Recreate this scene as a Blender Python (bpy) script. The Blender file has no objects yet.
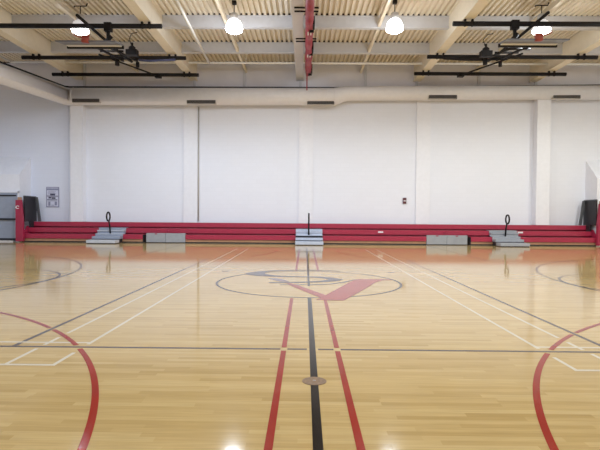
import bpy, bmesh, math, random
from mathutils import Vector, Matrix
random.seed(7)
C = bpy.context.scene.collection
PI = math.pi

# ------------------------------------------------------------------ helpers
def obj(name, bm, mat, parent=None, smooth=False, bevel=0.0):
    me = bpy.data.meshes.new(name)
    bmesh.ops.recalc_face_normals(bm, faces=bm.faces[:])
    bm.to_mesh(me); bm.free()
    o = bpy.data.objects.new(name, me)
    C.objects.link(o)
    if mat is not None:
        me.materials.append(mat)
    if smooth:
        for p in me.polygons: p.use_smooth = True
    if bevel > 0:
        md = o.modifiers.new('bevel', 'BEVEL'); md.width = bevel; md.segments = 2; md.limit_method = 'ANGLE'
    if parent is not None:
        o.parent = parent
        o.matrix_parent_inverse = Matrix.Translation(-parent.location)
    return o

def B(): return bmesh.new()

def box(bm, x0, x1, y0, y1, z0, z1):
    v = [bm.verts.new((x, y, z)) for x in (x0, x1) for y in (y0, y1) for z in (z0, z1)]
    for f in ((0,1,3,2),(4,6,7,5),(0,4,5,1),(2,3,7,6),(0,2,6,4),(1,5,7,3)):
        bm.faces.new([v[i] for i in f])
    return bm

def tube(bm, pts, r, n=10, closed=False, caps=True):
    pts = [Vector(p) for p in pts]; rings = []; N = len(pts)
    prev = None
    for i, p in enumerate(pts):
        if closed: d = (pts[(i+1) % N] - pts[i-1]).normalized()
        elif i == 0: d = (pts[1]-pts[0]).normalized()
        elif i == N-1: d = (pts[-1]-pts[-2]).normalized()
        else: d = ((pts[i+1]-p).normalized() + (p-pts[i-1]).normalized()).normalized()
        if prev is None:
            a = d.orthogonal().normalized()
        else:
            a = (prev - d*prev.dot(d)).normalized()
        prev = a
        b = d.cross(a)
        rr = r[i] if isinstance(r, (list, tuple)) else r
        rings.append([bm.verts.new(p + a*rr*math.cos(2*PI*k/n) + b*rr*math.sin(2*PI*k/n)) for k in range(n)])
    M = N if closed else N-1
    for i in range(M):
        A, D = rings[i], rings[(i+1) % N]
        for k in range(n):
            bm.faces.new((A[k], A[(k+1) % n], D[(k+1) % n], D[k]))
    if caps and not closed:
        bm.faces.new(rings[0]); bm.faces.new(rings[-1][::-1])
    return bm

def lathe(bm, c, prof, n=28, top=True, bottom=True):
    rings = []
    for r, z in prof:
        rings.append([bm.verts.new((c[0]+r*math.cos(2*PI*k/n), c[1]+r*math.sin(2*PI*k/n), c[2]+z)) for k in range(n)])
    for A, D in zip(rings, rings[1:]):
        for k in range(n):
            bm.faces.new((A[k], A[(k+1) % n], D[(k+1) % n], D[k]))
    if bottom: bm.faces.new(rings[0])
    if top: bm.faces.new(rings[-1])
    return bm

def prism(bm, poly, axis, a, b):
    """poly of 2-D points swept along axis from a to b. axis x: poly=(y,z); y: poly=(x,z); z: poly=(x,y)"""
    def P(q, t):
        return (t, q[0], q[1]) if axis == 'x' else ((q[0], t, q[1]) if axis == 'y' else (q[0], q[1], t))
    A = [bm.verts.new(P(q, a)) for q in poly]; D = [bm.verts.new(P(q, b)) for q in poly]
    n = len(poly)
    for i in range(n):
        bm.faces.new((A[i], A[(i+1) % n], D[(i+1) % n], D[i]))
    bm.faces.new(A[::-1]); bm.faces.new(D)
    return bm

def thing(name, label, cat, loc=(0,0,0), group=None):
    o = bpy.data.objects.new(name, None); C.objects.link(o)
    o.location = loc; o.empty_display_size = 0.2
    o['label'] = label; o['category'] = cat
    if group: o['group'] = group
    return o

def tag(o, label, cat, group=None):
    o['label'] = label; o['category'] = cat
    if group: o['group'] = group
    return o

def struct(name, bm, mat, parent=None, label=None, cat=None, **k):
    o = obj(name, bm, mat, parent, **k)
    o['kind'] = 'structure'
    if parent is None:
        o['label'] = label; o['category'] = cat
    return o

# ------------------------------------------------------------------ materials
def mat(name, col, rough=0.5, metal=0.0, noise=0.0, nscale=6.0, bump=0.0, bscale=60.0, coat=0.0, spec=0.5):
    m = bpy.data.materials.new(name); m.use_nodes = True
    nt = m.node_tree; bs = nt.nodes['Principled BSDF']
    bs.inputs['Roughness'].default_value = rough
    bs.inputs['Metallic'].default_value = metal
    bs.inputs['Coat Weight'].default_value = coat
    bs.inputs['Specular IOR Level'].default_value = spec
    tc = nt.nodes.new('ShaderNodeTexCoord')
    nz = nt.nodes.new('ShaderNodeTexNoise'); nz.inputs['Scale'].default_value = nscale; nz.inputs['Detail'].default_value = 4
    nt.links.new(tc.outputs['Object'], nz.inputs['Vector'])
    rp = nt.nodes.new('ShaderNodeValToRGB')
    lo = [max(0, c*(1-noise)) for c in col]; hi = [min(1, c*(1+noise)) for c in col]
    rp.color_ramp.elements[0].position = 0.3; rp.color_ramp.elements[1].position = 0.7
    rp.color_ramp.elements[0].color = (*lo, 1); rp.color_ramp.elements[1].color = (*hi, 1)
    nt.links.new(nz.outputs['Fac'], rp.inputs['Fac'])
    nt.links.new(rp.outputs['Color'], bs.inputs['Base Color'])
    if bump > 0:
        n2 = nt.nodes.new('ShaderNodeTexNoise'); n2.inputs['Scale'].default_value = bscale
        nt.links.new(tc.outputs['Object'], n2.inputs['Vector'])
        bp = nt.nodes.new('ShaderNodeBump'); bp.inputs['Strength'].default_value = bump; bp.inputs['Distance'].default_value = 0.01
        nt.links.new(n2.outputs['Fac'], bp.inputs['Height']); nt.links.new(bp.outputs['Normal'], bs.inputs['Normal'])
    return m

def emit_mat(name, col, strength):
    m = bpy.data.materials.new(name); m.use_nodes = True
    nt = m.node_tree; bs = nt.nodes['Principled BSDF']
    bs.inputs['Base Color'].default_value = (*col, 1)
    bs.inputs['Emission Color'].default_value = (*col, 1)
    bs.inputs['Emission Strength'].default_value = strength
    bs.inputs['Roughness'].default_value = 0.3
    return m

FLOOR_ROUGH = 0.08
def wood_floor():
    m = bpy.data.materials.new('maple_strip_floor'); m.use_nodes = True
    nt = m.node_tree; N = nt.nodes; L = nt.links; bs = N['Principled BSDF']
    tc = N.new('ShaderNodeTexCoord'); sp = N.new('ShaderNodeSeparateXYZ'); L.new(tc.outputs['Object'], sp.inputs[0])
    def M(op, a, b=None):
        n = N.new('ShaderNodeMath'); n.operation = op
        for i, v in enumerate((a, b)):
            if v is None: continue
            if isinstance(v, (int, float)): n.inputs[i].default_value = v
            else: L.new(v, n.inputs[i])
        return n.outputs[0]
    row = M('FLOOR', M('DIVIDE', sp.outputs['Y'], 0.057))
    wr = N.new('ShaderNodeTexWhiteNoise'); wr.noise_dimensions = '1D'; L.new(row, wr.inputs['W'])
    xo = M('ADD', sp.outputs['X'], M('MULTIPLY', wr.outputs['Value'], 7.3))
    colm = M('FLOOR', M('DIVIDE', xo, 0.85))
    cb = N.new('ShaderNodeCombineXYZ'); L.new(row, cb.inputs[0]); L.new(colm, cb.inputs[1])
    wn = N.new('ShaderNodeTexWhiteNoise'); wn.noise_dimensions = '2D'; L.new(cb.outputs[0], wn.inputs['Vector'])
    rp = N.new('ShaderNodeValToRGB'); cr = rp.color_ramp
    cr.elements[0].position = 0.0; cr.elements[0].color = (0.48, 0.318, 0.122, 1)
    cr.elements[1].position = 1.0; cr.elements[1].color = (0.605, 0.43, 0.192, 1)
    e = cr.elements.new(0.25); e.color = (0.535, 0.363, 0.147, 1)
    e = cr.elements.new(0.7); e.color = (0.57, 0.393, 0.166, 1)
    L.new(wn.outputs['Value'], rp.inputs['Fac'])
    # grain stretched along the strips
    mp = N.new('ShaderNodeMapping'); mp.inputs['Scale'].default_value = (3.0, 60.0, 1.0); L.new(tc.outputs['Object'], mp.inputs['Vector'])
    gz = N.new('ShaderNodeTexNoise'); gz.inputs['Scale'].default_value = 1.0; gz.inputs['Detail'].default_value = 5; L.new(mp.outputs[0], gz.inputs['Vector'])
    g2 = N.new('ShaderNodeMapRange'); g2.inputs['From Min'].default_value = 0.3; g2.inputs['From Max'].default_value = 0.75
    g2.inputs['To Min'].default_value = 0.88; g2.inputs['To Max'].default_value = 1.06; L.new(gz.outputs['Fac'], g2.inputs['Value'])
    mx = N.new('ShaderNodeMix'); mx.data_type = 'RGBA'; mx.blend_type = 'MULTIPLY'; mx.inputs['Factor'].default_value = 1.0
    L.new(rp.outputs['Color'], mx.inputs['A']); L.new(g2.outputs[0], mx.inputs['B'])
    # broad blotches of wear
    bz = N.new('ShaderNodeTexNoise'); bz.inputs['Scale'].default_value = 0.35; bz.inputs['Detail'].default_value = 3; L.new(tc.outputs['Object'], bz.inputs['Vector'])
    b2 = N.new('ShaderNodeMapRange'); b2.inputs['To Min'].default_value = 0.93; b2.inputs['To Max'].default_value = 1.07; L.new(bz.outputs['Fac'], b2.inputs['Value'])
    m3 = N.new('ShaderNodeMix'); m3.data_type = 'RGBA'; m3.blend_type = 'MULTIPLY'; m3.inputs['Factor'].default_value = 1.0
    L.new(mx.outputs['Result'], m3.inputs['A']); L.new(b2.outputs[0], m3.inputs['B'])
    L.new(m3.outputs['Result'], bs.inputs['Base Color'])
    bs.inputs['Roughness'].default_value = FLOOR_ROUGH
    bs.inputs['Specular IOR Level'].default_value = 0.32
    # slight waviness of the varnish
    wv = N.new('ShaderNodeMapping'); wv.inputs['Scale'].default_value = (1.2, 17.5, 1.0); L.new(tc.outputs['Object'], wv.inputs['Vector'])
    wz = N.new('ShaderNodeTexNoise'); wz.inputs['Scale'].default_value = 1.0; L.new(wv.outputs[0], wz.inputs['Vector'])
    bp = N.new('ShaderNodeBump'); bp.inputs['Strength'].default_value = 0.05; bp.inputs['Distance'].default_value = 0.004
    L.new(wz.outputs['Fac'], bp.inputs['Height']); L.new(bp.outputs['Normal'], bs.inputs['Normal'])
    return m

def block_wall(name, col, mortar=0.965):
    m = bpy.data.materials.new(name); m.use_nodes = True
    nt = m.node_tree; N = nt.nodes; L = nt.links; bs = N['Principled BSDF']
    tc = N.new('ShaderNodeTexCoord'); sp = N.new('ShaderNodeSeparateXYZ'); L.new(tc.outputs['Object'], sp.inputs[0])
    ad = N.new('ShaderNodeMath'); ad.operation = 'ADD'; L.new(sp.outputs['X'], ad.inputs[0]); L.new(sp.outputs['Y'], ad.inputs[1])
    cb = N.new('ShaderNodeCombineXYZ'); L.new(ad.outputs[0], cb.inputs[0]); L.new(sp.outputs['Z'], cb.inputs[1])
    br = N.new('ShaderNodeTexBrick'); L.new(cb.outputs[0], br.inputs['Vector'])
    br.inputs['Scale'].default_value = 1.0; br.inputs['Brick Width'].default_value = 0.406; br.inputs['Row Height'].default_value = 0.203
    br.inputs['Mortar Size'].default_value = 0.008; br.inputs['Mortar Smooth'].default_value = 0.4
    br.inputs['Color1'].default_value = (*col, 1); br.inputs['Color2'].default_value = (*[c*0.985 for c in col], 1)
    br.inputs['Mortar'].default_value = (*[c*mortar for c in col], 1)
    L.new(br.outputs['Color'], bs.inputs['Base Color'])
    bs.inputs['Roughness'].default_value = 0.55
    bp = N.new('ShaderNodeBump'); bp.invert = True; bp.inputs['Strength'].default_value = 0.08; bp.inputs['Distance'].default_value = 0.004
    L.new(br.outputs['Fac'], bp.inputs['Height']); L.new(bp.outputs['Normal'], bs.inputs['Normal'])
    return m

M = {}
M['floor'] = wood_floor()
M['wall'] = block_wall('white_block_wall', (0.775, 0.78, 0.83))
M['wall_shaded'] = block_wall('shaded_block_wall', (0.71, 0.725, 0.80))  # the same white wall, its dimmer light put into the colour
M['pilaster'] = mat('white_paint', (0.79, 0.785, 0.82), 0.5, noise=0.02)
M['upper'] = mat('upper_wall_panel', (0.74, 0.72, 0.76), 0.6, noise=0.04, nscale=1.5)
M['deck'] = mat('cream_deck', (0.76, 0.685, 0.565), 0.5, noise=0.04, nscale=2.0)
M['girder'] = mat('cream_girder', (0.80, 0.72, 0.58), 0.5, noise=0.03)
M['flute_shade'] = mat('flute_shade_dark', (0.06, 0.035, 0.025), 0.7, noise=0.2)  # shade inside the deck flutes, as a dark colour
M['beam'] = mat('offwhite_beam', (0.58, 0.575, 0.60), 0.5, noise=0.03)
M['duct'] = mat('painted_duct', (0.80, 0.78, 0.79), 0.45, noise=0.02)
M['black'] = mat('black_steel', (0.008, 0.006, 0.006), 0.55, noise=0.2, spec=0.25)
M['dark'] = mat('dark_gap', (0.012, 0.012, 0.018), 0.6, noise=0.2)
M['red'] = mat('red_plastic', (0.34, 0.018, 0.055), 0.35, noise=0.05)
M['redtop'] = mat('red_seat_top', (0.37, 0.025, 0.060), 0.35, noise=0.05)
M['kick'] = mat('tan_kickboard', (0.42, 0.23, 0.13), 0.4, noise=0.12, nscale=3)
M['grey'] = mat('grey_step_coating', (0.34, 0.35, 0.38), 0.5, noise=0.05)
M['greyl'] = mat('light_grey_step', (0.52, 0.53, 0.57), 0.45, noise=0.05)
M['greyb'] = mat('pale_blue_grey_step', (0.50, 0.54, 0.64), 0.45, noise=0.05)
M['greyb2'] = mat('blue_grey_step', (0.30, 0.33, 0.40), 0.45, noise=0.05)
M['panelgrey'] = mat('grey_cover_panel', (0.32, 0.33, 0.35), 0.45, noise=0.06)
M['door'] = mat('grey_door_paint', (0.30, 0.33, 0.40), 0.4, noise=0.03)
M['metal'] = mat('brushed_metal', (0.75, 0.75, 0.75), 0.25, 1.0, noise=0.05)
M['brass'] = mat('brass_cover', (0.20, 0.11, 0.045), 0.55, 0.1, noise=0.3, nscale=40)
M['pl_red'] = mat('red_line_paint', (0.32, 0.026, 0.016), 0.12, noise=0.06, nscale=3, spec=0.32)
M['pl_black'] = mat('black_line_paint', (0.010, 0.008, 0.008), 0.14, noise=0.15, nscale=5, spec=0.32)
M['pl_grey'] = mat('grey_line_paint', (0.115, 0.082, 0.062), 0.12, noise=0.08, nscale=3, spec=0.32)
M['pl_dark'] = mat('dark_grey_line_paint', (0.055, 0.038, 0.028), 0.12, noise=0.08, nscale=3, spec=0.32)
M['pl_white'] = mat('white_line_paint', (0.66, 0.58, 0.45), 0.12, noise=0.03, nscale=3, spec=0.32)
M['logo_grey'] = mat('logo_grey_paint', (0.07, 0.055, 0.06), 0.12, noise=0.05, nscale=3, spec=0.32)
M['logo_pale'] = mat('logo_pale_grey_paint', (0.22, 0.16, 0.17), 0.12, noise=0.05, nscale=3, spec=0.32)
M['logo_red'] = mat('logo_red_paint', (0.36, 0.055, 0.04), 0.12, noise=0.05, nscale=3, spec=0.32)
M['curtain'] = mat('red_vinyl', (0.30, 0.022, 0.038), 0.45, noise=0.2, nscale=8, bump=0.4, bscale=9)
M['white'] = mat('white_enamel', (0.8, 0.8, 0.8), 0.4, noise=0.02)
M['signw'] = mat('sign_white', (0.62, 0.62, 0.72), 0.4, noise=0.03)
M['signd'] = mat('sign_ink', (0.06, 0.055, 0.10), 0.5, noise=0.1)
M['signg'] = mat('sign_grey_print', (0.26, 0.26, 0.36), 0.5, noise=0.08)
M['boardgrey'] = mat('grey_backboard', (0.15, 0.15, 0.17), 0.3, noise=0.05)
M['orange'] = mat('rim_red_orange', (0.35, 0.06, 0.04), 0.4, noise=0.05)
M['pipe'] = mat('white_pipe', (0.86, 0.84, 0.80), 0.4, noise=0.02)
M['vent'] = mat('dark_vent', (0.05, 0.04, 0.035), 0.5, noise=0.1)
M['ventf'] = mat('vent_frame', (0.45, 0.42, 0.38), 0.5, noise=0.05)
M['guard'] = mat('black_guard_panel', (0.016, 0.014, 0.018), 0.5, noise=0.2)
M['guardg'] = mat('charcoal_guard_panel', (0.08, 0.08, 0.085), 0.5, noise=0.15)
M['ballast'] = mat('grey_ballast', (0.6, 0.6, 0.62), 0.35, 0.3, noise=0.05)
M['blue'] = mat('blue_grey_steel', (0.06, 0.07, 0.16), 0.4, noise=0.1)
M['lens'] = emit_mat('lamp_lens', (1.0, 0.97, 0.92), 30.0)
M['bell'] = emit_mat('lamp_bell', (1.0, 0.98, 0.95), 5.0)
M['belldim'] = emit_mat('lamp_bell_dim', (0.9, 0.9, 0.92), 0.45)

# ------------------------------------------------------------------ dimensions
YW = 13.6          # far wall
Z1, Z2, Z3 = 0.385, 0.66, 0.935
ZC = 8.57          # underside of the deck
XL, XR, YB = -18.0, 18.0, -13.0

# ------------------------------------------------------------------ floor and its paint
floor = struct('floor', box(B(), XL-.2, XR+.2, YB-.2, YW+.2, -0.2, 0), M['floor'], None,
               'glossy maple strip gym floor with painted court lines', 'floor')
LZ = [0.0008]
def rects(name, lst, m, z, thick=0.0006):
    bm = B()
    for x0, x1, y0, y1 in lst:
        box(bm, x0, x1, y0, y1, 0.0002, z)
    return obj(name, bm, m, floor)
def polyline(bm, pts, w, z, closed=False):
    """flat ribbon of width w round pts"""
    pts = [Vector((*p, 0)) for p in pts]; n = len(pts); A = []; D = []
    for i, p in enumerate(pts):
        if closed: d = pts[(i+1) % n]-pts[i-1]
        else: d = pts[min(i+1, n-1)]-pts[max(i-1, 0)]
        d.normalize(); s = Vector((-d.y, d.x, 0))*w/2
        A.append(bm.verts.new((p.x+s.x, p.y+s.y, z))); D.append(bm.verts.new((p.x-s.x, p.y-s.y, z)))
    for i in range(n if closed else n-1):
        j = (i+1) % n
        bm.faces.new((A[i], A[j], D[j], D[i]))
    return bm
def flat(bm, pts, z):
    bm.faces.new([bm.verts.new((p[0], p[1], z)) for p in pts]); return bm

W = 0.05
SY = 4.77
# division line and its two red companions
rects('center_line', [(-W/2-.005, W/2+.005, -9.2, -1.80), (-W/2+.004, W/2-.004, -0.55, 9.6)], M['pl_black'], 0.0020)
g = 0.06
for nm, xs in (('red_line', -0.285), ('red_line', 0.245)):
    rects(nm, [(xs-W/2, xs+W/2, -9.2, -SY-g), (xs-W/2, xs+W/2, -SY+g, -1.88), (xs-W/2, xs+W/2, 1.9, 9.3)], M['pl_red'], 0.0020)
# centre circle
bm = B(); polyline(bm, [(1.805*math.cos(2*PI*k/128), 1.805*math.sin(2*PI*k/128)) for k in range(128)], W, 0.0016, True)
obj('center_circle', bm, M['pl_dark'], floor)
# volleyball court
for sg in (-1, 1):
    ys = sg*SY
    rects('volleyball_sideline', [(-9.0, -0.32, ys-.024, ys+.024), (-0.25, -.055, ys-.024, ys+.024), (.055, .21, ys-.024, ys+.024), (.28, 9.0, ys-.024, ys+.024)], M['pl_grey'], 0.0012)
    rects('attack_line', [(sg*3-.025, sg*3+.025, -SY+.03, SY-.03)], M['pl_grey'], 0.0012)
    rects('volleyball_end_line', [(sg*9-.025, sg*9+.025, -SY+.03, SY-.03)], M['pl_grey'], 0.0012)
# badminton courts to both sides
AC = (7.16, -8.40); AR = 6.03
def arc_gap_y(x, sg):   # y of the red arc at this x
    dx = x - sg*AC[0]
    return AC[1] + math.sqrt(max(0, AR*AR - dx*dx))
for sg in (-1, 1):
    x0 = 2.29
    for x in (x0, x0+.43):
        ya = arc_gap_y(sg*x, sg)
        segs = [(-5.35, -SY-.07), (-SY+.07, ya-.09), (ya+.09, 9.1)] if ya > -SY else [(-5.35, ya-.12), (ya+.12, -SY-.1), (-SY+.1, 9.1)]
        segs = [s for s in segs if s[1] > s[0]]
        rects('badminton_sideline', [(sg*x-.018, sg*x+.018, a, b) for a, b in segs], M['pl_white'], 0.0010)
    for y in (-5.34, -4.61):
        xe = [sg*x0, sg*(x0+6.1)]
        rects('badminton_back_line', [(min(xe)-.02, max(xe)+.02, y-.02, y+.02)], M['pl_white'], 0.0013)
# red three point arcs of the cross courts, broken where they meet the grey lines
for sg in (-1, 1):
    for far in (0, 1):
        cy = -AC[1] if far else AC[1]
        bm = B(); run = []
        def flush():
            global run
            if len(run) > 2: polyline(bm, run, W, 0.0018)
            run = []
        K = 720
        for k in range(K+1):
            a = PI*k/K
            x = sg*AC[0] + AR*math.cos(a); y = cy + AR*math.sin(a)*(-1 if far else 1)
            if abs(y+SY) < .055 or abs(abs(x)-3) < .04 and abs(y) < SY or (far and (abs(x) > 3.2 or y < 5.6)):
                flush(); continue
            run.append((x, y))
        flush()
        obj('three_point_arc', bm, M['pl_red'], floor)
    # lane line of the far cross court
    rects('lane_line', [(sg*5.42-.022, sg*5.42+.022, 4.9, 11.9)], M['pl_grey'], 0.0015)
    # main court: three point arc and free throw circle
    cx = sg*11.22
    bm = B()
    polyline(bm, [(cx - sg*6.03*math.cos(a), 6.03*math.sin(a)) for a in [PI*(k/160-.5) for k in range(161)]], W, 0.0014)
    obj('main_three_point_arc', bm, M['pl_dark'], floor)
    bm = B()
    polyline(bm, [(sg*7.02 + 1.805*math.cos(2*PI*k/96), 1.805*math.sin(2*PI*k/96)) for k in range(96)], W, 0.0012, True)
    obj('free_throw_circle', bm, M['pl_dark'], floor)
    rects('tick_mark', [(sg*1.95-.08, sg*1.95+.08, 1.62, 1.76)], M['pl_grey'], 0.0010)

# ------------------------------------------------------------------ camera
F, H, PIT, YAW, ROL, CX, CY = 476.8, 1.336, 0.0210, -0.0099, -0.0071, -0.086, -9.49
def cam_rows():
    cy, sy = math.cos(YAW), math.sin(YAW); cp, sp = math.cos(PIT), math.sin(PIT); cr, sr = math.cos(ROL), math.sin(ROL)
    Ry = Matrix(((cy, 0, -sy), (0, 1, 0), (sy, 0, cy)))
    Rp = Matrix(((1, 0, 0), (0, cp, sp), (0, -sp, cp)))
    Rr = Matrix(((cr, -sr, 0), (sr, cr, 0), (0, 0, 1)))
    return Rr @ Rp @ Ry
R = cam_rows()
def sw(v): return Vector((v[0], v[2], v[1]))     # (X, up, depth) -> (x, y, z)
right, up, fwd = sw(R[0]), sw(R[1]), sw(R[2])
cd = bpy.data.cameras.new('camera'); cam = bpy.data.objects.new('camera', cd); C.objects.link(cam)
cam.matrix_world = Matrix(((right.x, up.x, -fwd.x, CX), (right.y, up.y, -fwd.y, CY), (right.z, up.z, -fwd.z, H), (0, 0, 0, 1)))
cd.sensor_width = 36.0; cd.lens = F/600*36.0; cd.clip_end = 200
bpy.context.scene.camera = cam

# ------------------------------------------------------------------ floor emblem (outlines in metres from the court centre)
logo = bpy.data.objects.new('floor_emblem', None); C.objects.link(logo); logo.parent = floor
def emb(name, pts, m, z):
    bm = B(); flat(bm, pts, z)
    bmesh.ops.triangulate(bm, faces=bm.faces[:])
    return obj(name, bm, m, logo)
emb('letter_s', [(-1.439, 1.251),(-1.378, 1.404),(-1.260, 1.585),(-1.089, 1.755),(-0.863, 1.914),(-0.556, 2.040),(-0.193, 2.108),(0.245, 2.097),(0.768, 1.926),(0.762, 1.845),(0.242, 1.971),(-0.192, 1.982),(-0.549, 1.874),(-0.850, 1.732),(-0.978, 1.566),(-1.000, 1.411),
   (-0.951, 1.229),(-0.826, 1.058),(-0.620, 0.932),(-0.355, 0.864),(0.037, 0.856),(0.297, 0.822),(0.526, 0.672),(0.727, 0.386),(0.578, 0.182),(0.348, 0.023),(0.027, -0.081),(-0.366, -0.174),(-0.797, -0.186),(-0.765, -0.087),(-0.370, -0.049),(0.029, 0.090),(0.254, 0.191),(0.393, 0.334),(0.412, 0.443),(0.268, 0.624),(0.035, 0.706),(-0.351, 0.731),(-0.785, 0.786),(-1.143, 0.898),(-1.337, 1.059)], M['logo_grey'], 0.0026)
emb('letter_serif', [(-0.862, 0.520),(-0.703, 0.514),(-0.550, 0.398),(-0.438, 0.178),(-0.371, -0.021),(-0.491, -0.014),(-0.613, 0.036),(-0.661, 0.164),(-0.752, 0.309)], M['logo_pale'], 0.0026)
emb('letter_tail', [(-0.551, -0.386),(-0.168, -0.351),(0.178, -0.317),(0.455, -0.193),(0.712, 0.073),(0.973, 0.463),(0.986, 0.386),(0.723, -0.025),(0.451, -0.274),(0.176, -0.396),(-0.168, -0.429),(-0.548, -0.451)], M['pl_grey'], 0.0024)
emb('letter_stroke', [(-0.446, -0.137),(-0.365, -0.215),(-0.166, -0.544),(0.052, -1.056),(0.273, -1.551),(0.802, -0.035),(1.015, 0.465),(1.564, 0.500),(1.725, 0.463),(1.708, 0.370),(1.538, 0.345),(1.351, 0.055),(1.045, -0.770),(0.771, -1.465),(0.539, -2.032),(0.319, -2.034),(0.100, -2.001),(0.185, -1.824),(0.061, -1.522),(-0.126, -1.066),(-0.336, -0.529)], M['logo_red'], 0.0030)

# ------------------------------------------------------------------ walls
far = struct('wall_far', box(B(), XL, XR, YW, YW+.25, 0, ZC+.15), M['wall'], None, 'white painted block wall behind the red bleachers', 'wall')
# upper wall strip above the duct and its studs
struct('upper_panel', box(B(), XL, XR, YW-.03, YW+.02, 7.30, ZC+.05), M['upper'], far)
for x0, x1 in ((-5.96, -5.28), (-.39, .29), (5.25, 5.92)):
    struct('pilaster', box(B(), x0, x1, YW-.07, YW+.05, 0, 7.30), M['pilaster'], far)
# the outer pair stand proud of the wall
struct('pilaster', box(B(), -11.28, -10.70, 13.19, YW+.05, Z3+.01, 6.52), M['pilaster'], far)
struct('pilaster', box(B(), 10.85, 11.48, 13.19, YW+.05, Z3+.01, 6.90), M['pilaster'], far)
for x in (-10.75, -5.45, -3.05, -.35, 2.78, 5.22, 8.2, 10.9):
    struct('wall_stud', box(B(), x-.06, x+.06, YW-.10, YW, 7.30, ZC-.02), M['beam'], far)
struct('wall_joint', box(B(), -14.34, -14.30, YW-.012, YW+.02, 3.9, 7.3), M['ventf'], far)
struct('wall_side_panel', box(B(), XL, -11.54, YW-.02, YW+.02, 0, 7.30), M['wall_shaded'], far)  # left stretch of white wall, shade carried by a darker colour
struct('wall_left', box(B(), XL-.25, XL, YB, YW+.25, 0, ZC+.15), M['wall'], None, 'white block side wall left of the court', 'wall')
struct('wall_right', box(B(), XR, XR+.25, YB, YW+.25, 0, ZC+.15), M['wall'], None, 'white block side wall right of the court', 'wall')
struct('wall_rear', box(B(), XL-.25, XR+.25, YB-.25, YB, 0, ZC+.15), M['wall'], None, 'white block wall behind the viewer', 'wall')

# sloped-top entry vestibules in both corners
for sg, nm in ((-1, 'left'), (1, 'right')):
    xi = -13.40 if sg < 0 else 13.38
    xo = XL+.002 if sg < 0 else XR-.002
    bm = B(); prism(bm, [(12.66, 0), (YW-.001, 0), (YW-.001, 4.05), (12.66, 3.13)], 'x', min(xi, xo), max(xi, xo))
    struct('wall_vestibule_'+nm, bm, M['pilaster'], None, 'white boxed-in entry with a sloping top in the %s corner' % nm, 'wall')

# door in the left vestibule
dr = struct('door_1', box(B(), -15.3, -13.46, 12.60, 12.665, 0.16, 2.28), M['door'], None, 'blue-grey steel gym door with a panic bar at the left edge', 'door')
struct('door_closer', box(B(), -14.9, -13.52, 12.57, 12.60, 2.12, 2.18), M['dark'], dr)
struct('panic_bar', box(B(), -14.95, -13.5, 12.54, 12.60, 1.00, 1.09), M['dark'], dr)
struct('kick_gap', box(B(), -15.3, -13.46, 12.61, 12.66, 0.05, 0.17), M['dark'], dr)
struct('door_sill', box(B(), -15.3, -13.6, 12.45, 12.66, 0.0, 0.06), M['metal'], dr)
struct('door_frame', box(box(B(), -13.46, -13.41, 12.58, 12.665, 0, 2.34), -15.36, -13.41, 12.58, 12.665, 2.28, 2.34), M['pilaster'], dr)

# ------------------------------------------------------------------ ceiling
bm = B()
pitch = 0.195; x = XL; prof = []
while x < XR:
    prof += [(x, ZC), (x+.095, ZC), (x+.115, ZC+.085), (x+.175, ZC+.085)]
    x += pitch
A = [bm.verts.new((px, YB, pz)) for px, pz in prof]; D = [bm.verts.new((px, YW+.2, pz)) for px, pz in prof]
for i in range(len(prof)-1): bm.faces.new((A[i], A[i+1], D[i+1], D[i]))
ceil = struct('ceiling', bm, M['deck'], None, 'cream ribbed metal roof deck on pale beams', 'ceiling')
struct('roof_slab', box(B(), XL-.25, XR+.25, YB-.25, YW+.25, ZC+.12, ZC+.2), M['dark'], ceil)
for y in (-10.7, -8.0, -5.4, -2.7, 0.0, 2.65, 5.27, 8.03, 10.72):
    bm = B(); box(bm, XL, XR, y-.02, y+.02, ZC-.40, ZC-.002); box(bm, XL, XR, y-.10, y+.10, ZC-.44, ZC-.40); box(bm, XL, XR, y-.10, y+.10, ZC-.03, ZC-.002)
    # encased face
    box(bm, XL, XR, y-.06, y+.06, ZC-.41, ZC-.03)
    struct('cross_beam', bm, M['beam'], ceil)
    struct('flute_shade_strip', box(B(), XL, XR, y-.05, y+.05, ZC-.001, ZC+.083), M['flute_shade'], ceil)  # dark strip stands in for the shaded flute ends over the beam
struct('flute_shade_strip', box(B(), XL, XR, 13.42, YW, ZC-.001, ZC+.083), M['flute_shade'], ceil)  # same flute shade along the wall top
for x in (-16.5, -10.98, -5.46, -0.37, 5.22, 10.75, 16.3):
    bm = B(); box(bm, x-.14, x+.14, YB, YW-.03, 7.80, ZC-.002); box(bm, x-.18, x+.18, YB, YW-.03, 7.76, 7.80)
    struct('girder', bm, M['beam'] if abs(x) < 1 else M['girder'], ceil)
for x in (-2.95, 2.55, -8.2, 8.0):
    struct('mid_joist', box(B(), x-.05, x+.05, 5.3, YW-.03, ZC-.42, ZC-.25), M['girder'], ceil)
pp = tag(obj('conduit', tube(B(), [(-4.15, 5.5, 8.02), (-4.36, 11.7, 8.02)], .05), M['pipe'], None, True), 'slim cream conduit left of the third light bay under the roof deck', 'conduit')

obj_ = tag(obj('wall_conduit', tube(B(), [(-5.24, YW-.05, 1.0), (-5.24, YW-.05, 6.5)], .03, 8), M['ventf'], None, True), 'thin grey conduit down the wall beside the second pilaster from the left', 'conduit')
# sprinkler main along the far wall with a return toward the viewer at left
bm = B(); tube(bm, [(14.5, 11.9, 8.1), (-13.3, 11.9, 8.1)], .05); tube(bm, [(-13.3, 11.9, 8.1), (-13.25, 2.0, 8.1)], .05)
sprk = tag(obj('sprinkler_pipe', bm, M['pipe'], None, True), 'thin white sprinkler pipe running under the deck above the far wall', 'pipe')
for x in (-8.2, -2.75, 2.6, 8.1):
    obj('pipe_hanger', tube(B(), [(x, 11.9, 8.1), (x, 11.9, ZC)], .015, 6), M['pipe'], sprk)

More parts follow.
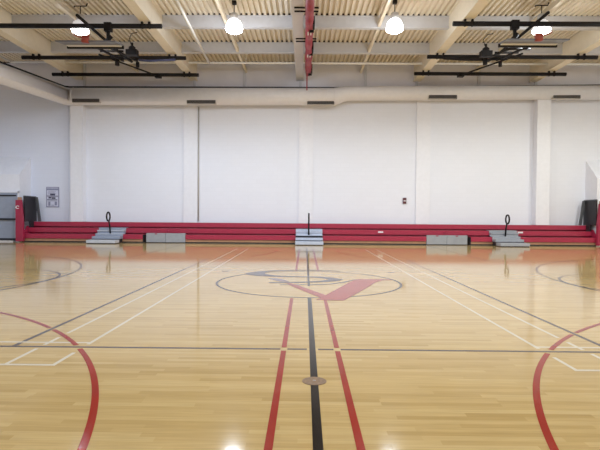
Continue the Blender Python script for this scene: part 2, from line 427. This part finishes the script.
# ------------------------------------------------------------------ air duct
duct = thing('air_duct', 'long cream air duct along the far wall top, bending toward the viewer at left', 'duct', (0, 13.08, 7))
zl, rl, zr, rr = 6.86, 0.40, 7.10, 0.335
bm = B()
pts = [(-13.3, 1.0, zl), (-12.55, 8.0, zl), (-11.42, 13.0, zl), (-11.25, 13.08, zl), (1.27, 13.10, zl+.06), (1.85, 13.14, zr-.02), (15.0, 13.16, zr+.10)]
rad = [rl+.01, rl, rl, rl, rl, rr, rr]
tube(bm, pts, rad, 28)
obj('duct_run', bm, M['duct'], duct, True)
for x in (-11.02,):
    bm = B(); tube(bm, [(x-.02, 13.085, zl), (x+.02, 13.085, zl)], rl+.012, 28); obj('duct_band', bm, M['duct'], duct, True)
bm = B(); tube(bm, [(1.26, 13.1, zl+.06), (1.30, 13.1, zl+.06)], rl+.012, 28); obj('duct_band', bm, M['duct'], duct, True)
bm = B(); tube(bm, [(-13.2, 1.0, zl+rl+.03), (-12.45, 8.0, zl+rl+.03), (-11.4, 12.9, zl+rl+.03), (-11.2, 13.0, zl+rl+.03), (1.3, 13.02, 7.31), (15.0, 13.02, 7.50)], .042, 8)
obj('duct_shade_line', bm, M['dark'], duct, True)  # dark tube added for the shadow line along the duct top
def vent(x0, x1, zc, cy, r, zd):
    # grille let into the duct face
    dz = zc - zd; yf = cy - math.sqrt(max(.01, r*r - dz*dz)) - .025
    f = obj('vent', box(B(), x0, x1, yf, cy-.1, zc-.11, zc+.11), M['ventf'], duct)
    bm = B()
    for k in range(3):
        z = zc-.08+k*.055; box(bm, x0+.02, x1-.02, yf-.012, yf+.02, z-.018, z+.030)
    obj('vent_slot', bm, M['vent'], f)
vent(-10.98, -9.68, 6.62, 13.085, rl, zl+.005)
vent(-5.63, -4.27, 6.60, 13.09, rl, zl+.03)
vent(-0.02, 1.25, 6.60, 13.10, rl, zl+.055)
vent(5.63, 6.96, 6.90, 13.145, rr, zr+.02)
vent(11.40, 12.68, 6.945, 13.155, rr, zr+.08)

# ------------------------------------------------------------------ bleachers
BL, BR = -13.09, 13.27
Y1, Y2, Y3 = 12.41, 12.80, 13.16
bl = thing('bleachers', 'low bank of three red bleacher tiers along the far wall', 'bleachers', (0, 12.9, 0))
cuts = [(-7.56, -5.58), (5.50, 7.54)]     # wheelchair notches in the lowest tier
steps = [(-9.74, -8.46), (-0.50, 0.74), (8.50, 9.78)]
def spans(a, b, holes):
    out = []; x = a
    for h0, h1 in sorted(holes):
        out.append((x, h0)); x = h1
    out.append((x, b)); return out
def prof_tier(a, b, y0, y1, z1):
    return prism(B(), [(y0, z1), (y1, z1), (y1, z1-.03), (y0+.03, z1-.03), (y0+.03, z1-.215), (y0, z1-.215)], 'x', a, b)
def tier(y0, y1, z0, z1, holes, nm):
    for a, b in spans(BL, BR, holes):
        f = obj('riser_board', box(B(), a, b, y0+.12, y0+.15, z0, z1-.03), M['red'], bl)
        obj('seat_board', prof_tier(a, b, y0, min(y1+.03, YW-.23), z1), M['redtop'], bl, bevel=.006)
tier(Y1, Y2, .16, Z1, cuts, 1)
tier(Y2, Y3, Z1+.0, Z2, [], 2)
tier(Y3, YW-.23, Z2+.0, Z3, [], 3)
for a, b in spans(BL, BR, cuts):
    obj('kickboard', box(B(), a, b, Y1+.05, Y1+.09, 0.055, .16), M['kick'], bl)
    obj('base_shade', box(B(), a, b, Y1+.055, Y1+.10, 0.0, .06), M['dark'], bl)  # dark strip for the shadow under the kickboard
for a, b in cuts:
    sgn = -1 if a < 0 else 1
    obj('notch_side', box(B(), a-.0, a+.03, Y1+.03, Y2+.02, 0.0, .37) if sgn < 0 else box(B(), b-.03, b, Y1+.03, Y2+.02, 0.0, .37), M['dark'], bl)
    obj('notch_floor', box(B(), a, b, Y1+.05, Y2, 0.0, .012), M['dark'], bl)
    mid = (a+b)/2
    a2, b2 = (a+.17, b-.01) if sgn < 0 else (a+.01, b-.17)
    mid = (a2+b2)/2
    obj('cover_panel', box(box(B(), a2, mid-.006, Y1+.01, Y1+.12, 0.03, .45), mid+.006, b2, Y1+.01, Y1+.12, 0.03, .45), M['panelgrey'], bl, bevel=.006)
    obj('panel_latch', box(B(), mid-.03, mid+.03, Y2-.03, Y2-.005, .47, .64), M['red'], bl)
    obj('panel_bolt', box(B(), mid-.50, mid-.40, Y1-.008, Y1+.012, .40, .44), M['red'], bl)
    if sgn > 0: obj('panel_bolt', box(B(), mid+.40, mid+.50, Y1-.008, Y1+.012, .40, .44), M['red'], bl)
for x, z in ((9.95, .60), (3.46, .57)):
    obj('number_plate', box(B(), x-.12, x+.12, Y2-.016, Y2+.002, z-.04, z+.03), M['white'], bl)

for xe, sgn in ((BL, -1), (BR, 1)):
    bm = B(); prism(bm, [(Y1+.05, .05), (YW-.24, .05), (YW-.24, .74), (Y1+.35, .74), (Y1+.05, .40)], 'x', min(xe+sgn*.005, xe+sgn*.045), max(xe+sgn*.005, xe+sgn*.045))
    obj('end_board', bm, M['red'], bl)
for i, (a, b) in enumerate(steps):
    lab = ['grey aisle steps with looped handrail near the left end of the bleachers', 'grey aisle steps at the middle of the bleachers, on the court center line', 'grey aisle steps with looped handrail near the right end of the bleachers'][i]
    st = thing('aisle_steps', lab, 'steps', ((a+b)/2, 11.9, 0), 'aisle steps on the bleachers')
    m1 = [M['greyl'], M['greyb'], M['grey']][i]; m2 = [M['greyb2'], M['greyb'], M['grey']][i]
    bm = B(); box(bm, a, b, 11.45, 11.96, 0.03, .16)
    obj('front_step', bm, m1, st, bevel=.008)
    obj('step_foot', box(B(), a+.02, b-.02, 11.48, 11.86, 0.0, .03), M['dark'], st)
    obj('step_recess_shade', box(B(), a+.02, b-.02, 11.965, 12.36, 0.0, .19), M['dark'], st)  # dark block stands in for the shade under the tread
    obj('tread', box(B(), a, b, 12.02, 12.40, .19, .30), m2, st, bevel=.006)
    obj('tread', box(B(), a, b, 12.385, 12.62, Z1+.002, Z1+.03), m1, st, bevel=.006)
    obj('tread_riser', box(B(), a, b, 12.39, 12.405, .305, Z1), M['dark'] if i == 1 else m2, st)  # middle flight: riser coloured dark as recess shade
    obj('tread', box(B(), a, b, 12.56, 12.795, .52, .57), m1, st, bevel=.006)
    obj('tread_riser', box(B(), a+.01, b-.01, 12.60, 12.79, Z1+.03, .52), m2, st)
    obj('tread', box(B(), a, b, 12.775, 13.12, Z2+.002, Z2+.022), m2, st, bevel=.004)
    obj('tread_riser', box(B(), a, b, 12.775, 12.795, .575, Z2), m2, st)
    xm = (a+b)/2 + (-.02 if i == 1 else .0) + (.0, .0, .0)[i]
    bm = B(); tube(bm, [(xm, 12.52, Z1+.02), (xm, 12.46, .75), (xm, 12.36, 1.02)], .036, 8)
    loop = [(xm, 12.30 + .19*math.cos(t) , 1.20 + .20*math.sin(t)) for t in [2*PI*k/24 for k in range(24)]]
    tube(bm, loop, .036, 8, True)
    obj('handrail', bm, M['black'], st, True)

# black guard panels at both ends of the bleachers, standing on the tiers
for sg, nm in ((-1, 'left'), (1, 'right')):
    o_ = BL if sg < 0 else BR
    def X(d): return o_ - sg*d     # d metres from the end toward the court
    gp = thing('guard_panel', 'dark guard panel standing on the tiers at the %s end of the red bleachers' % nm, 'panel', (X(.05), 13.0, Z2), 'guard panels at the bleacher ends')
    bm = B(); prism(bm, [(13.36, Z3+.012), (13.36, 2.10), (12.39, 2.10), (12.39, Z3+.012)], 'x', min(X(.02), X(.09)), max(X(.02), X(.09)))
    obj('main_panel', bm, M['guard'], gp)
    obj('panel_foot', box(B(), min(X(.02), X(.09)), max(X(.02), X(.09)), 12.83, 13.12, Z2+.004, Z3+.012), M['guard'], gp)
    bm = B(); prism(bm, [(X(.23), Z3+.012), (X(.36), Z3+.012), (X(.20), 2.10), (X(.095), 2.10)], 'y', 13.22, 13.28)
    obj('leaning_panel', bm, M['guardg'], gp)
    obj('top_rail', tube(B(), [(X(.055), 12.38, 2.11), (X(.055), 13.36, 2.11)], .035, 8), M['guardg'], gp, True)
    # red padded end post
    rp_ = thing('end_pad', 'tall red padded post at the %s end of the bleachers, by the entry corner' % nm, 'pad', (X(-.1), 12.3, 0), 'red end pads')
    bm = B(); prism(bm, [(X(-.24), .04), (X(.10), .04), (X(.08), 1.0), (X(.0), 1.94), (X(-.24), 1.94)], 'y', 12.20, 12.36)
    obj('pad_body', bm, M['red'], rp_, bevel=.015)
    bm = B()   # small white mark on the pad
    xa = X(-.13); 
    tube(bm, [(xa + .075*math.cos(t), 12.195, 1.60 + .06*math.sin(t)) for t in [0.6+4.9*k/14 for k in range(15)]], .018, 6)
    obj('pad_mark', bm, M['white'], rp_)
    obj('post_cap', box(B(), min(X(-.16), X(-.02)), max(X(-.16), X(-.02)), 12.24, 12.34, 1.94, 2.06), M['kick'], rp_)

# ------------------------------------------------------------------ wall sign and call point
sg_ = thing('wall_sign', 'portrait white notice with dark blue print on the left wall panel', 'sign', (-12.34, YW-.03, 2.12))
yS = YW-.03
obj('sign_board', box(B(), -12.65, -12.02, yS-.012, yS+.008, 1.63, 2.61), M['signg'], sg_)
obj('sign_face', box(B(), -12.61, -12.06, yS-.016, yS-.010, 1.67, 2.57), M['signw'], sg_)
bm = B(); box(bm, -12.61, -12.06, yS-.019, yS-.015, 2.45, 2.54)
for k in range(4):
    z = 2.26+k*.045; box(bm, -12.57+.02*(k % 2), -12.16-.03*(k % 3), yS-.019, yS-.015, z, z+.016)
obj('small_print', bm, M['signg'], sg_)
bm = B(); box(bm, -12.61, -12.06, yS-.020, yS-.015, 2.15, 2.185); box(bm, -12.45, -12.21, yS-.020, yS-.015, 2.20, 2.29)
box(bm, -12.53, -12.40, yS-.020, yS-.015, 2.05, 2.13); box(bm, -12.38, -12.19, yS-.020, yS-.015, 2.03, 2.10); box(bm, -12.60, -12.10, yS-.020, yS-.015, 1.97, 2.005); box(bm, -12.42, -12.2, yS-.020, yS-.015, 2.11, 2.13)
obj('heavy_print', bm, M['signd'], sg_)
bm = B(); box(bm, -12.54, -12.44, yS-.019, yS-.015, 1.70, 1.90); box(bm, -12.23, -12.12, yS-.019, yS-.015, 1.72, 1.90); box(bm, -12.40, -12.27, yS-.019, yS-.015, 1.71, 1.74)
box(bm, -12.58, -12.10, yS-.019, yS-.015, 1.92, 1.94)
obj('pictogram', bm, M['signg'], sg_)

fa = thing('call_point', 'small dark red fire alarm call point on the white wall right of center', 'fire alarm', (4.72, YW-.02, 2.06))
obj('alarm_box', box(B(), 4.64, 4.80, YW-.07, YW, 1.92, 2.20), mat('dark_red_alarm', (0.10, 0.02, 0.03), .4), fa, bevel=.008)
obj('pull_bar', box(B(), 4.66, 4.78, YW-.085, YW-.068, 2.03, 2.07), M['white'], fa)

# ------------------------------------------------------------------ floor sleeve cover
fp = tag(obj('floor_plate', lathe(B(), (0.0, -5.68, 0), [(.098, .0003), (.098, .003), (.09, .005), (0.001, .0055)], 36), M['brass']), 'round worn brass sleeve cover set in the black center line', 'cover plate')
obj('plate_ring', lathe(B(), (0.0, -5.68, 0), [(.012, .005), (.012, .0075), (.004, .0075)], 14), M['metal'], fp)

# ------------------------------------------------------------------ high bay lamps
def copy_tree(o, loc, label):
    r = o.copy(); C.objects.link(r); r.location = loc; r['label'] = label
    for ch in list(o.children):
        c = ch.copy(); C.objects.link(c); c.parent = r
    return r
lab = ['high bay lamp behind the left black ceiling tubes', 'bright high bay lamp left of the red curtain', 'bright high bay lamp right of the red curtain', 'high bay lamp behind the right black ceiling tubes']
LX = [(-7.84, 6.95), (-2.53, 6.80), (2.89, 6.72), (7.84, 6.80)]
def make_lamp(label, loc, bell, hook):
    lp = thing('high_bay_lamp', label, 'lamp', (0, 0, 0), 'high bay lamps')
    obj('lens', lathe(B(), (0, 0, 7.50), [(.001, -.02), (.15, 0), (.27, .06), (.29, .12)], 28, True, False), M['lens'], lp, True)
    obj('bell', lathe(B(), (0, 0, 7.63), [(.285, 0), (.27, .12), (.22, .24), (.15, .30)], 28), bell, lp, True)
    obj('ballast', lathe(B(), (0, 0, 7.93), [(.10, 0), (.13, .03), (.13, .20), (.08, .23)], 20), M['ballast'], lp, True)
    obj('hanger_rod', tube(B(), [(0, 0, 8.14), (0, 0, 8.46)], .016, 8), M['black'], lp, True)
    if hook:
        obj('hanger_hook', tube(B(), [(-.22, 0, 8.41), (-.20, 0, 8.45), (.20, 0, 8.45), (.24, 0, 8.54)], .022, 8), M['black'], lp, True)
    else:
        obj('ceiling_plate', box(B(), -.07, .07, -.07, .07, 8.46, 8.565), M['black'], lp)
    lp.location = (*loc, 0)
for i in range(4):
    make_lamp(lab[i], LX[i], M['bell'] if i in (1, 2) else M['belldim'], i in (0, 3))
LAMP_W = 560.0
def lamp_light(x, y, k=1.0, z=7.38):
    l = bpy.data.lights.new('high_bay_light', 'SPOT'); l.energy = LAMP_W*k; l.spot_size = math.radians(174); l.spot_blend = 0.45
    l.shadow_soft_size = 0.22; t = (x+14)/28; l.color = (0.72+.16*t, 0.885+.05*t, 1.16-.25*t)
    o = bpy.data.objects.new('high_bay_light', l); C.objects.link(o); o.location = (x, y, z)
    q = bpy.data.lights.new('high_bay_fill', 'POINT'); q.energy = LAMP_W*k*(0.20 if x > -6 else 0.03); q.shadow_soft_size = 0.2; q.color = l.color  # omni fill added at each lamp to brighten ceiling and duct
    o = bpy.data.objects.new('high_bay_fill', q); C.objects.link(o); o.location = (x, y, z)
for (x, y), k in zip(LX, (1.36, 1.20, .88, .82)): lamp_light(x, y, k)
for y, k in ((1.4, .55), (-4.0, 1.0)):
    for x in (-13.2, -7.84, -2.53, 2.89, 7.84, 13.2): lamp_light(x, y, k*(.9+.010*x))
lamp_light(-13.2, 6.8, .55); lamp_light(13.2, 6.8, 1.1)

# ------------------------------------------------------------------ folded basketball backstops
for sg, nm in ((-1, 'left'), (1, 'right')):
    bk = thing('basketball_backstop', 'black tube basketball backstop folded up under the roof at %s' % nm, 'backstop', (sg*7.15, 8.5, 7.6), 'folded backstops')
    xi, xo = sg*4.92, sg*11.55
    ys = (6.56, 9.80, 12.12) if sg < 0 else (6.27, 9.53, 11.78)
    if sg > 0: xi = 4.71; xo = 11.38
    for y in ys:
        t = obj('ceiling_tube', tube(B(), [(xi, y, 7.62), (xo, y, 7.62)], .078, 14), M['black'], bk, True)
        for x in ((-5.46, -10.98) if sg < 0 else (5.22, 10.75)):
            for d in (-.12, .12):
                bm = B(); tube(bm, [(x+d-.02, y, 7.62), (x+d+.02, y, 7.62)], .095, 12); box(bm, x+d-.03, x+d+.03, y-.05, y+.05, 7.68, 7.757)
                obj('tube_clamp', bm, M['black'], t)
    X = sg*7.15
    obj('main_bar', tube(B(), [(X, ys[0]-1.3, 7.44), (X, ys[1]-.6, 7.44), (X, ys[1]+.1, 7.50)], .05, 10), M['black'], bk, True)
    bm = B(); tube(bm, [(sg*6.72, ys[0], 7.56), (sg*6.72, ys[0], 7.12)], .06, 8); box(bm, sg*6.72-.12, sg*6.72+.12, ys[0]-.09, ys[0]+.09, 7.44, 7.72)
    tube(bm, [(sg*6.72-.08, ys[0]+.02, 7.10), (sg*6.72+.10, ys[0]+.02, 7.30)], .07, 8)
    obj('hanger', bm, M['black'], bk)
    # folded mast: two rails with cross pieces reaching from the second tube to the board
    bm = B()
    for dx in (-.28, .28):
        tube(bm, [(X+dx, ys[1]-.05, 7.48), (X+dx*.8, 7.2, 7.12), (X+dx*.7, 6.45, 6.96)], .045, 8)
    for yy, zz in ((8.8, 7.38), (7.9, 7.24), (7.0, 7.06)):
        tube(bm, [(X-.42, yy, zz), (X+.42, yy, zz)], .04, 8)
    obj('mast', bm, M['black'], bk, True)
    bm = B(); tube(bm, [(X+.5, ys[1]-.5, 7.38), (X-sg*.9, ys[1]-.45, 7.36), (X-sg*1.9, ys[1]-.35, 7.44)], .045, 8)
    obj('side_brace', bm, M['blue'] if sg < 0 else M['black'], bk, True)
    bm = B(); tube(bm, [(X+.35, ys[1]-.2, 7.38), (X+.35, ys[1]-.2, 7.18)], .07, 8)
    obj('pulley', bm, M['black'], bk, True); bm = B(); tube(bm, [(X-.35, ys[1]-.5, 7.40), (X-.35, ys[1]-.5, 7.16)], .09, 8)
    obj('pulley', bm, M['black'], bk, True)
    obj('diagonal_strut', tube(B(), [(sg*8.0, ys[1]-1.0, 7.42), (sg*6.75, ys[2]-.05, 7.55)], .035, 8), M['black'], bk, True)
    obj('strut_clamp', box(B(), sg*6.75-.13, sg*6.75+.13, ys[2]-.12, ys[2]+.1, 7.48, 7.60), M['black'], bk)
    # winch with its hooked cable
    wx = sg*6.42; wy = 7.95
    w = obj('winch', lathe(box(B(), wx-.20, wx+.20, wy-.12, wy+.12, 7.10, 7.30), (wx, wy, 7.30), [(.13, 0), (.12, .10), (.04, .16), (.04, .26)], 14), M['black'], bk)
    obj('cable', tube(B(), [(wx-.04, wy, 7.5), (wx-.10, wy, 7.72), (wx+.02, wy-.1, 7.86), (wx+.22, wy-.1, 7.90)], .016, 6), M['black'], w, True)
    # backboard folded nearly flat
    yb0, yb1, zb0, zb1 = ys[0]-.75, ys[0]-.05, 6.83, 6.95
    bm = B(); wbx = .96
    prism(bm, [(yb0, zb0), (yb1, zb1), (yb1, zb1+.04), (yb0, zb0+.04)], 'x', X-wbx, X+wbx)
    bd = obj('backboard', bm, M['boardgrey'], bk)
    bm = B(); box(bm, X-.90, X+.90, yb1-.12, yb1+.02, zb1-.035, zb1-.008)
    obj('board_edge', bm, M['white'], bd)
    bm = B(); box(bm, X-.95, X+.95, yb1+.02, yb1+.09, zb1-.085, zb1+.03)
    obj('edge_padding', bm, M['black'], bd)
    bm = B(); tube(bm, [(X+.23*math.cos(2*PI*k/24), yb0-.28+.23*math.sin(2*PI*k/24), 6.94) for k in range(24)], .016, 8, True)
    box(bm, X-.10, X+.10, yb0-.06, yb0+.08, 6.80, 7.02)
    obj('rim', bm, M['orange'], bk, True)

# ------------------------------------------------------------------ red divider curtain on the centre girder
dc = thing('divider_curtain', 'red divider curtain gathered up under the center roof girder', 'curtain', (0, 8, 7.5))
cx0 = 0.02
bm = B()
n = 60; y0, y1 = 1.0, 11.35
prof = []
rings = []
for i in range(n+1):
    y = y0 + (y1-y0)*i/n
    wob = .015*math.sin(i*1.7)+.012*math.sin(i*.9+1)
    hw = .115 + wob; zt = 7.74; zb = 7.36 + .03*math.sin(i*1.1) + .02*math.sin(i*2.3)
    pts = [(-hw, zt), (-hw*1.05, (zt+zb)/2), (-hw*.8, zb+.04), (0, zb), (hw*.8, zb+.04), (hw*1.05, (zt+zb)/2), (hw, zt)]
    rings.append([bm.verts.new((cx0+a, y, b)) for a, b in pts])
for A_, D_ in zip(rings, rings[1:]):
    for k in range(7): bm.faces.new((A_[k], A_[(k+1) % 7], D_[(k+1) % 7], D_[k]))
bm.faces.new(rings[0]); bm.faces.new(rings[-1][::-1])
obj('gathered_curtain', bm, M['curtain'], dc, True)
obj('lifting_strap', box(B(), cx0-.08, cx0-.03, 11.3, 11.35, 6.75, 7.45), M['curtain'], dc)
for y in (6.1, 8.35, 10.9):
    bm = B(); box(bm, cx0+.11, cx0+.17, y-.25, y+.22, 7.42, 7.68); box(bm, cx0+.0, cx0+.15, y+.16, y+.20, 7.32, 7.40)
    obj('strap_roller', bm, M['black'], dc)
for y in (6.42, 8.65):
    obj('strap_clip', box(box(B(), cx0-.06, cx0-.02, y-.1, y+.12, 7.325, 7.36), cx0+.03, cx0+.07, y-.1, y+.12, 7.325, 7.36), M['white'], dc)
for y, pr in ((5.36, 2), (7.96, 2)):
    for k in range(pr):
        obj('cross_channel', box(B(), -.46, .30, y+k*.27, y+k*.27+.05, 7.725, 7.76), M['black'], dc)

# ------------------------------------------------------------------ dim bluish world background
w = bpy.data.worlds.new('world'); bpy.context.scene.world = w; w.use_nodes = True
w.node_tree.nodes['Background'].inputs[0].default_value = (0.6, 0.7, 1.0, 1); w.node_tree.nodes['Background'].inputs[1].default_value = 0.3

sc = bpy.context.scene
sc.view_settings.view_transform = 'Standard'; sc.view_settings.look = 'None'; sc.view_settings.gamma = 1.0
sc.view_settings.use_curve_mapping = False
sc.view_settings.exposure = 0.0
sc.cycles.max_bounces = 8; sc.cycles.diffuse_bounces = 5
sc.cycles.use_denoising = True
